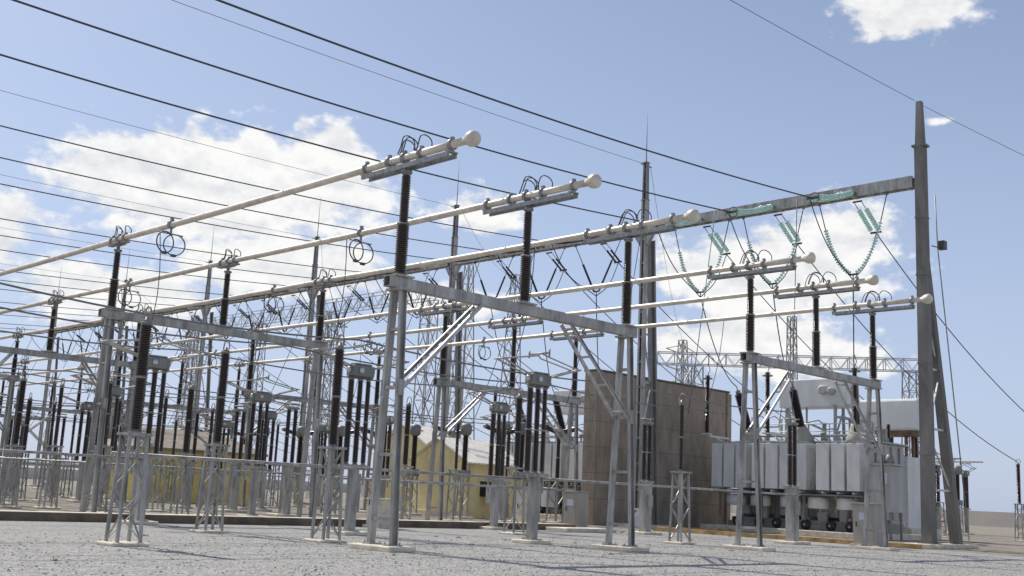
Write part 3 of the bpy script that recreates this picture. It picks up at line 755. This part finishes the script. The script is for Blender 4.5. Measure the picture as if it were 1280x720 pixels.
# ------------------------------------------------------------------ transformers
def transformer(label,loc):
    t=thing('power_transformer',label,'transformer',loc,'large power transformers')
    # local frame: x away from the busbars, y along the wall, origin at the near face of the radiators
    m=MB(); m.box(2.3,5.6,-2.6,6.6,1.05,5.35)
    for i in range(9): y=-2.3+1.05*i; m.box(2.18,2.3,y,y+.16,1.1,5.2)
    for y in (-2.6,6.6): 
        for x in (2.9,3.9,4.9): m.box(x,x+.16,y-.12 if y<0 else y,y if y<0 else y+.12,1.1,5.2)
    m.box(2.1,5.8,-2.8,6.8,5.35,5.45); m.build('tank',M['rad_dark'],t,bevel=.03)
    m=MB(); m.box(1.0,6.2,-2.2,6.2,.55,.85)
    for y in (-1.6,1.2,3.2,5.6): m.box(1.2,5.6,y-.15,y+.15,.85,1.05)
    m.box(.9,1.3,-2.4,6.4,.32,.62); m.box(1.9,5.4,-2.3,6.3,.30,.56); m.build('undercarriage',M['galv_dark'],t)
    for y in (-1.7,-.5,1.1,3.0,4.2,5.7):
        m=MB(); m.lathe([(.1,-.02),(.26,0),(.26,.1),(.3,.11),(.3,.16),(.1,.2)],(.75,y,.60),(1,0,0),18); m.build('wheel',M['rubber'],t)
        m=MB(); m.lathe([(.07,0),(.07,.04)],(.73,y,.60),(-1,0,0),12); m.build('wheel_hub',M['cab'],t)
    # radiators: one part per bank of plates
    y=-2.75; k=0
    for wd,gap in ((.78,.16),(.78,.16),(.80,.62),(.80,.14),(.80,.14),(.80,.14),(.80,.40),(.74,.12),(.74,.12),(.74,.1)):
        m=MB()
        for i in range(13): x=.0+i*.135; m.box(x,x+.05,y,y+wd,2.55,5.18)
        m.build('radiator',M['rad'],t,bevel=.02)
        m=MB(); 
        for z in (2.42,5.25): m.tube([(-.02,y+wd/2,z),(2.2,y+wd/2,z)],.07,10)
        m.build('header_pipe',M['rad_dark'],t); y+=wd+gap; k+=1
    m=MB(); m.box(-.05,1.9,-2.9,6.9,2.24,2.32); 
    for y in (-2.4,.8,3.6,6.5): m.bar((.2,y,.85),(.2,y,2.24),.12,.12)
    m.build('radiator_frame',M['galv_dark'],t)
    for y in (-1.6,.2,2.0,4.0,5.7):
        m=MB(); m.lathe([(.54,0),(.60,.04),(.60,.58),(.5,.66),(.15,.68)],(.75,y,1.52),(0,0,1),20); m.build('cooling_fan',M['rad'],t)
    # conservator
    m=MB(); m.box(2.7,4.3,-.5,4.0,7.5,9.2); m.build('conservator',M['tank_white'],t,bevel=.06)
    m=MB(); m.lathe([(.28,0),(.28,.22),(.2,.26)],(2.7,.95,8.5),(-1,0,0),16); m.lathe([(.2,0),(.2,.35),(.14,.38)],(2.7,.35,8.4),(-1,0,0),16); m.build('oil_gauge',M['rad_dark'],t)
    m=MB()
    for y in (.4,3.6):
        m.bar((3.0,y,5.45),(3.1,y,7.5),.14,.14); m.bar((4.1,y,5.45),(4.0,y,7.5),.14,.14); m.bar((3.0,y,5.6),(4.0,y,7.3),.08,.08)
    m.tube([(2.9,2.2,7.5),(2.9,2.2,6.6),(2.9,1.2,6.2),(2.9,.6,5.45)],.07,8); m.build('conservator_frame',M['rad_dark'],t)
    # high voltage bushings leaning towards the yard
    for y,lean in ((5.2,-.34),(1.6,-.26),(-1.9,-.05)):
        m=MB(); d=Vector((lean*1.6,.0,1)).normalized(); b=Vector((1.3-lean*1.2,y,5.2))
        m.lathe([(.62,0),(.62,.35),(.50,.55),(.34,1.0),(.30,1.15)],b,d,18); m.build('bushing_turret',M['cab'],t)
        c=b+d*1.15; e=c+d*2.2
        MB().sheds(c,e,.26,.17,.075,n=14).build('bushing',M['brown'],t)
        m=MB(); m.lathe([(.12,0),(.15,.05),(.15,.2),(.04,.25),(.03,.5)],e,d,12); m.build('bushing_cap',M['fit'],t)
    # surge arresters on bracket arms
    for y in (7.4,3.1,-2.5):
        m=MB(); m.bar((2.3,y,5.6),(.2,y,5.62),.14,.14) if y>7 else m.bar((2.3,y,5.75),(.0,y,5.77),.14,.14); m.bar((2.3,min(y,6.5),4.8),(.9,y,5.58),.08,.08); m.box(-.25,.25,y-.22,y+.22,5.7,5.76); m.build('arrester_bracket',M['rad'],t)
        post_parts(t,5.76,3.6,.15,.15,name='surge_arrester',x=0,y=y)
        m=MB(); m.ring((0,y,9.15),.3,.025,(0,0,1)); m.tube([(0,y-.3,9.15),(0,y,9.36),(0,y+.3,9.15)],.02,6); m.tube([(0,y,9.36),(.25,y,9.75),(0,y,10.1)],.025,6); m.build('arrester_ring',M['fit_dark'],t)
    # low voltage bushings, valves and pipework on the lid
    for i in range(4):
        y=-2.0+.62*i; m=MB(); m.sheds((4.9,y,5.45),(4.9,y,6.6),.13,.08,n=10); m.build('low_voltage_bushing',M['brown'],t)
    m=MB(); m.tube([(2.6,-2.2,5.5),(2.6,-2.2,6.5),(2.6,.2,6.9),(2.6,.2,7.6)],.08,8); m.tube([(2.4,6.2,5.5),(2.4,6.2,6.3),(3.3,4.4,6.4),(3.3,4.2,7.6)],.07,8)
    m.tube([(2.2,-2.4,5.75),(2.2,6.3,5.75)],.09,10)
    for y in (-1.2,.7,2.6,4.4): m.tube([(2.2,y,5.75),(2.2,y,5.4)],.07,8); m.lathe([(.16,0),(.18,.05),(.18,.1),(.1,.14)],(2.2,y,5.82),n=12)
    m.build('pipework',M['rad_dark'],t)
    rr=random.Random(3)
    for i in range(7):
        y=-2.2+1.3*i; m=MB(); m.box(1.9,2.15,y,y+rr.uniform(.3,.7),.75,rr.uniform(1.3,1.9)); m.build('valve_box',M['rad'],t,bevel=.02)
    for i in range(9):
        y=-2.3+1.0*i; x=rr.uniform(2.5,4.6); h=rr.uniform(.5,1.5)
        m=MB(); m.lathe([(.22,0),(.22,.25),(.12,.3),(.12,h),(.16,h+.02),(.16,h+.12)],(x,y,5.45),n=12); m.build('lid_turret',M['rad' if i%2 else 'cab'],t)
        m=MB(); m.tube([(x,y,5.45+h),(x-.3,y+.2,5.7+h),(x-.4,y+.8,5.6+h),(x-.2,y+1.0,5.45)],.045,7); m.build('lid_pipe',M['galv_bright'],t)
    m=MB()
    for y in (-2.5,-1.1,.3,1.7,3.1,4.5,5.9): m.bar((2.2,y,5.45),(2.2,y,6.45),.05,.05)
    m.tube([(2.2,-2.5,6.45),(2.2,5.9,6.45)],.03,6); m.tube([(2.2,-2.5,6.0),(2.2,5.9,6.0)],.025,6); m.build('lid_railing',M['galv_bright'],t)
    # marshalling box at the near end
    m=MB(); m.box(.3,1.7,-4.4,-3.15,1.5,4.0); m.box(.2,1.8,-4.5,-3.05,4.0,4.1); m.build('marshalling_box',M['rad_dark'],t,bevel=.02)
    m=MB(); m.box(.27,.30,-4.2,-3.8,3.0,3.6); m.build('marshalling_window',M['placard'],t)
    m=MB()
    for y in (-4.3,-3.25):
        for x in (.4,1.6): m.bar((x,y,0),(x,y,1.5),.1,.1)
    for y in (-4.0,-3.6): m.lathe([(.25,0),(.25,.3),(.16,.5),(.05,.55)],(1.0,y,4.1),n=14)
    m.build('marshalling_legs',M['galv_dark'],t)
    m=MB(); m.box(-.3,6.6,-3.6,7.6,0,.3); m.build('plinth',M['concrete'],t,bevel=.03)
    return t
TR=transformer('large grey transformer with pale flat radiators right of the brown wall',(39.6,11.2,0))
dup(TR,'large grey transformer with pale radiators half hidden left of the brown wall',(39.6,30.2,0))
# second smaller transformer beyond, at the right
t=thing('auxiliary_transformer','pale conservator and grey tank of the transformer behind the right-hand mast','transformer',(47.5,8.0,0))
m=MB(); m.box(.2,3.6,1.6,6.8,.6,4.9)
for i in range(5): m.box(.06,.2,1.8+1.05*i,2.0+1.05*i,.7,4.8)
m.build('tank',M['rad'],t,bevel=.03)
m=MB(); m.box(-.1,1.5,.7,5.0,6.45,8.4); m.build('conservator',M['tank_white'],t,bevel=.15)
m=MB(); m.box(.0,1.4,.9,4.8,6.15,6.44)
for y in (1.7,4.5): m.bar((.3,y,4.9),(.3,y,6.15),.16,.16); m.bar((1.2,y,4.9),(1.2,y,6.15),.16,.16)
m.build('conservator_cradle',M['rust'],t)
for y in (2.2,3.8,5.4): 
    MB().sheds((2.6,y,4.9),(2.5,y,7.2),.2,.13,.07,n=12).build('bushing',M['brown'],t)
m=MB(); m.box(-.1,4,1.3,7,0,.6); m.build('plinth',M['concrete'],t)
m=MB()
for i in range(7): m.box(-.9,-.1,2.6+.55*i,2.95+.55*i,1.9,4.2)
m.build('radiator',M['rad_dark'],t,bevel=.02)

# ------------------------------------------------------------------ fire wall, buildings, cabinets
t=thing('fire_wall','tall brown concrete fire wall beside the grey transformer','wall',(31.5,20.6,0))
m=MB(); m.box(0,13.4,0,1.0,0,8.83); m.build('slab',M['wall'],t,bevel=.03)
m=MB(); m.box(-.05,13.45,-.05,1.05,8.832,8.95); m.build('coping',M['kerbface'],t,bevel=.02)
m=MB(); 
m=MB(); m.box(13.05,13.5,-.12,-.004,0,8.75); m.build('edge_pilaster',M['wall'],t)
def kiosk(label,loc,sx=.9,sy=1.0,h=1.75,mt='cab',group='control cabinets'):
    t=thing('control_cabinet',label,'cabinet',loc,group)
    m=MB(); m.box(-sx/2,sx/2,-sy/2,sy/2,.12,h); m.build('housing',M[mt],t,bevel=.015)
    m=MB(); m.box(-sx/2-.06,sx/2+.06,-sy/2-.06,sy/2+.06,h,h+.06); m.build('cap',M[mt],t,bevel=.01)
    m=MB(); m.box(-sx/2-.022,-sx/2-.003,-sy/2+.08,sy/2-.08,.25,h-.1); d=m.build('door',M[mt],t,bevel=.008)
    m=MB(); m.box(-sx/2-.05,-sx/2-.023,sy/2-.2,sy/2-.15,.85,1.05); m.build('handle',M['fit_dark'],d)
    m=MB(); m.box(-sx/2-.028,-sx/2-.023,-.2,.2,h-.65,h-.35); m.build('placard',M['placard'],d)
    m=MB(); m.box(-sx/2-.1,sx/2+.1,-sy/2-.1,sy/2+.1,0,.12); m.build('plinth',M['concrete'],t)
    return t
kiosk('brown-grey cabinet with a pale placard at the right behind the ochre kerb',(27.4,1.6,0),.9,1.0,1.78)
kiosk('beige cabinet standing left of the brown wall, nearer of the pair',(24.2,15.4,0),.85,.85,1.75,'cab')
kiosk('pale cabinet standing left of the brown wall, farther of the pair',(24.0,18.6,0),.8,.8,1.8,'concrete')
kiosk('small grey box at the foot of the mast before the brown wall',(31.6,17.3,0),.5,.6,1.0,'rad')
kiosk('small pale cabinet by the kerb before the yellow gabled building',(9.6,12.3,0),.75,.75,1.05,'concrete')
t=thing('floor_slab','low concrete slab at the end of the long kerb','slab',(20.6,11.9,0)); 
m=MB(); m.box(-1.3,1.7,-.7,.9,0,.16); m.build('slab',M['concrete'],t,bevel=.03)

def gable(label,loc,W,D,eave,apex,wall,roof,door=True):
    """gable wall faces -X and is W wide along Y; the building runs D along X"""
    t=thing('service_building',label,'building',loc,'yellow service buildings')
    m=MB(); h=eave
    m.add([(0,0,0),(0,W,0),(0,W,h),(0,W/2,apex-.05),(0,0,h),(D,0,0),(D,W,0),(D,W,h),(D,W/2,apex-.05),(D,0,h)],[(4,3,2,1,0),(5,6,7,8,9),(0,5,9,4),(2,7,6,1)])
    m.build('walls',M[wall],t)
    m=MB(); o=.35
    for s in (0,1):
        y0=-o if s==0 else W+o; z0=h-(apex-h)*o/(W/2)
        a=[(-o,y0,z0),(D+o,y0,z0),(D+o,W/2,apex),(-o,W/2,apex)]; b=[(x,y,z+.09) for x,y,z in a]
        f=[(0,1,2,3),(7,6,5,4),(0,4,5,1),(1,5,6,2),(2,6,7,3),(3,7,4,0)]
        m.add(a+b,f if s else [tuple(reversed(q)) for q in f])
        nr=int(D/.35)
        for i in range(nr): 
            x=-o+.15+i*(D+2*o-.3)/nr; m.bar((x,y0,z0+.105),(x,W/2,apex+.105),.05,.03)
    m.build('roof',M[roof],t)
    m=MB(); m.box(1.0,2.0,-.04,-.003,1.3,2.2); m.build('window',M['dark'],t)
    m=MB(); m.box(2.9,3.4,-.04,-.003,.05,2.1); m.build('door',M['rad_dark'],t)
    m=MB(); m.box(-.06,-.003,-.02,W+.02,0,.3); m.build('base_band',M['concrete'],t)
    m=MB(); m.tube([(-.05,-.1,h-.1),(-.05,-.1,.1)],.05,8); m.build('downpipe',M['rad_dark'],t)
    return t
gable('small yellow building with a cream gable roof left of the brown wall',(28.1,27.6,0),5.4,4.6,3.35,4.7,'yellow','roof')
gable('taller pale yellow building behind the small gabled one',(30.5,33.8,0),6.0,3.6,4.3,5.8,'yellow','roof')
t=thing('service_building','deep yellow building with a grey-brown roof behind the left switchgear','building',(15.5,44.5,0),'yellow service buildings')
m=MB(); m.box(0,8.6,0,6,0,3.3); m.build('walls',M['yellow2'],t)
m=MB(); m.add([(-.5,-.5,3.25),(9.1,-.5,3.25),(9.1,6.5,3.25),(-.5,6.5,3.25),(1.6,2.9,4.75),(7.0,2.9,4.75),(-.5,-.5,3.4),(9.1,-.5,3.4),(9.1,6.5,3.4),(-.5,6.5,3.4)],[(3,2,1,0),(0,1,7,6),(1,2,8,7),(2,3,9,8),(3,0,6,9),(6,7,5,4),(7,8,5),(8,9,4,5),(9,6,4)]); m.build('roof',M['roof_grey'],t)

# red and white barrier at the far right
t=thing('barrier_fence','red and white barrier fence low on the ground far behind the grey transformer','fence',(74,28.2,0),None,-.215)
for i in range(14):
    m=MB(); m.box(1.1*i-.04,1.1*i+.04,-.04,.04,0,1.15); m.build('post',M['white'] if i%2 else M['red'],t)
for z in (.45,.95):
    for i in range(13):
        m=MB(); m.box(1.1*i+.042,1.1*i+1.058,-.03,.03,z-.07,z+.07); m.build('rail',M['red'] if (i+int(z*2))%2 else M['white'],t)

# ------------------------------------------------------------------ far background
def truss_portal(label,p,q,z,h,wd,nb,legs):
    t=thing('lattice_portal',label,'lattice gantry',(p[0],p[1],0),'far lattice gantries')
    p=Vector((p[0],p[1],0)); q=Vector((q[0],q[1],0)); d=(q-p); L=d.length; d.normalize(); s=Vector((-d.y,d.x,0))
    m=MB(); o=p
    for a in (-1,1):
        for b in (0,1):
            c=s*(a*wd/2)+Vector((0,0,z+b*h)); m.bar(c,c+d*L,.09,.09)
    for i in range(nb):
        for a in (-1,1):
            c=s*(a*wd/2)
            u=c+d*(L*i/nb)+Vector((0,0,z+(0 if i%2 else h))); v=c+d*(L*(i+1)/nb)+Vector((0,0,z+(h if i%2 else 0))); m.bar(u,v,.055,.055)
            if i%2==0: m.bar(c+d*(L*i/nb)+Vector((0,0,z)),c+d*(L*i/nb)+Vector((0,0,z+h)),.07,.07)
    m.build('lattice_beam',M['galv_bright'],t)
    for f in legs:
        m=MB(); lattice_tower_mesh(m,d*(L*f),z-.05,1.8,1.3,8,.10,.05); m.build('lattice_leg',M['galv'],t)
def lattice_tower_mesh(m,base,h,b,tw,n,leg,br):
    base=Vector(base); cs=[(-1,-1),(1,-1),(1,1),(-1,1)]
    def P(i,f): w=(b+(tw-b)*f)/2; return base+Vector((cs[i%4][0]*w,cs[i%4][1]*w,h*f))
    for i in range(4):
        m.bar(P(i,0),P(i,1),leg,leg,(1,0,0))
        for k in range(n):
            a0=1-(1-k/n); f0=k/n; f1=(k+1)/n
            m.bar(P(i,f0),P(i+1,f1),br,br); m.bar(P(i+1,f0),P(i,f1),br,br); m.bar(P(i,f1),P(i+1,f1),br,br)
truss_portal('far lattice gantry beam behind the left busbars',(60,70,0),(60,122,0),22.2,1.5,1.4,44,(0,.33,.66,1))
truss_portal('far lattice gantry beam above the brown wall and transformer',(66,43.1,0),(80.6,24.0,0),14.4,1.1,1.1,30,(.14,.97))
def tower(label,loc,h,b,arms=True):
    t=thing('lattice_tower',label,'pylon',loc,'far lattice towers')
    m=MB(); lattice_tower_mesh(m,(0,0,0),h,b,.7,12,.10,.05); m.build('tower_body',M['galv'],t)
    if arms:
        for z in (.72,.82,.92):
            m=MB()
            for s in (-1,1):
                m.bar((s*.4,0,h*z),(s*3.2,0,h*z+.3),.1,.1); m.bar((s*.4,0,h*z+1.0),(s*3.2,0,h*z+.3),.08,.08)
            m.build('cross_arm',M['galv'],t)
tower('distant lattice pylon peeking above the brown wall',(90,58,0),20.8,2.4)
tower('slender lattice mast behind the grey transformer conservator',(90,43.1,0),22.5,1.2,False)
tower('tall lattice tower behind the small yellow building, nearer the centre leg',(70,75,0),28.5,3.0,False)
tower('tall lattice tower behind the small yellow building, nearer the wall',(74,71,0),27.5,2.6,False)
tower('distant lattice pylon behind the centre gantry leg',(62,92,0),23,2.4)
tower('distant lattice pylon among the busbars near the edge',(58,118,0),24,2.6)

# switchgear yard behind the transformers
for k in range(6):
    for j in range(3):
        sp(f'post insulator on a lattice stand far behind, {ph3[j]} of three beyond the {nth[k]} span',62,3.9+4.6*j+BAY*k)
t_words=['nearest','second','third','fourth','fifth','sixth','seventh','eighth']
for i in range(8):
    y=16.5+2.5*i
    dup(BR0,f'T-shaped circuit breaker in the yard behind the grey transformer, {t_words[i]} along its row',(67,y,0),group='breakers in the rear yard')
    dup(CT0,f'dark-headed current transformer in the yard behind the grey transformer, {t_words[i]} along its row',(72,y+.6,0),group='current transformers in the rear yard')
    dup(D0,f'pantograph disconnector in the yard behind the grey transformer, {t_words[i]} along its row',(78,y+2.5,0),group='disconnectors in the rear yard')
    if i<6: dup(thin,f'slim post insulator in the yard behind the grey transformer, {t_words[i]} along its row',(57.5,y-5.2,0),group='slim posts in the rear yard')
for i,(x,z) in enumerate(((67,5.75),(72,5.8),(57.5,5.3))):
    m=MB(); m.tube([(x,15-4.5*(i==2),z),(x,34,z)],.06,8); tag(m.build('rear_busbar',M['alu'],None,(x,15-4.5*(i==2),z)),f'thin pale rear busbar behind the grey transformer, {rank[i]} of three','busbar','rear busbars')
# boundary wall round the site
t=thing('boundary_wall','long pale boundary wall low on the horizon','wall',(0,0,0))
M['far_wall']=mat('pale_boundary_wall_render',(.62,.56,.48),.9,0,.05,.2)
m=MB(); m.box(-150,300,240,240.3,0,2.6); m.build('long_side',M['far_wall'],t)
m=MB(); m.box(185,185.3,-200,239.9,0,2.6); m.build('short_side',M['far_wall'],t)

# a few dry weeds growing through the gravel
m=MB(); rw=random.Random(11)
for i in range(22):
    x=rw.uniform(-14,28); y=rw.uniform(-9,11)
    for b in range(rw.randint(14,30)):
        a=rw.uniform(0,6.28); l=rw.uniform(.03,.08); w=.008; px,py=x+rw.uniform(-.08,.08),y+rw.uniform(-.08,.08)
        dx,dy=math.cos(a)*l*.5,math.sin(a)*l*.5
        m.add([(px-dy*w/l*2,py+dx*w/l*2,0),(px+dy*w/l*2,py-dx*w/l*2,0),(px+dx,py+dy,l)],[(0,1,2)])
M['weed']=mat('dry_weed_green',(.11,.12,.05),.9,0,.3,6)
o=m.build('dry_weeds',M['weed']); o['kind']='stuff'; o['label']='sparse dry weeds growing through the grey gravel'

# leads from the jumper clamps down to the transformer bushings
for k in range(2):
    for j in range(3):
        Y=4.9+4.6*j+BAY*k; lean,yb=((-.05,-1.9),(-.26,1.6),(-.34,5.2))[j]
        d=Vector((lean*1.6,0,1)).normalized(); tip=Vector((1.3-lean*1.2,yb,5.2))+d*3.85+Vector((39.6,11.2+19*k,0))
        pts=curve((MX,Y,16.88+(-4.1 if k==0 else -3.3)),tip,.9,14); m=MB(); m.tube(pts,.03,6)
        tag(m.build('bushing_lead',M['wire'],None,pts[0]),f'dark lead sagging to a transformer bushing, {ph3[j]} of three from the {nth[k]} span','cable','bushing leads')

# loose stones lying on the gravel bed
m=MB(); rs=random.Random(23)
for i in range(14000):
    x=rs.uniform(-16,26); y=rs.uniform(-11,6)
    if rs.random()<(y+11)/26: continue
    r=rs.choice((.016,.02,.026,.034)); a=rs.uniform(0,6.28); c,sn=math.cos(a)*r,math.sin(a)*r; f=rs.uniform(.6,1); z=r*rs.uniform(.5,.9)
    m.add([(x+c,y+sn,.004+z*.3),(x-sn*f,y+c*f,.004+z*.35),(x-c*rs.uniform(.7,1.1),y-sn,.004+z*.3),(x+sn*f,y-c*f,.004+z*.25),(x+c*.2,y+sn*.2,.004+z),(x,y,0)],[(0,1,4),(1,2,4),(2,3,4),(3,0,4),(1,0,5),(2,1,5),(3,2,5),(0,3,5)])
M['stone']=mat('crushed_stone',(.42,.41,.385),.9,0,.3,14)
o=m.build('loose_stones',M['stone']); o['kind']='stuff'; o['label']='loose crushed stones lying on the grey gravel'
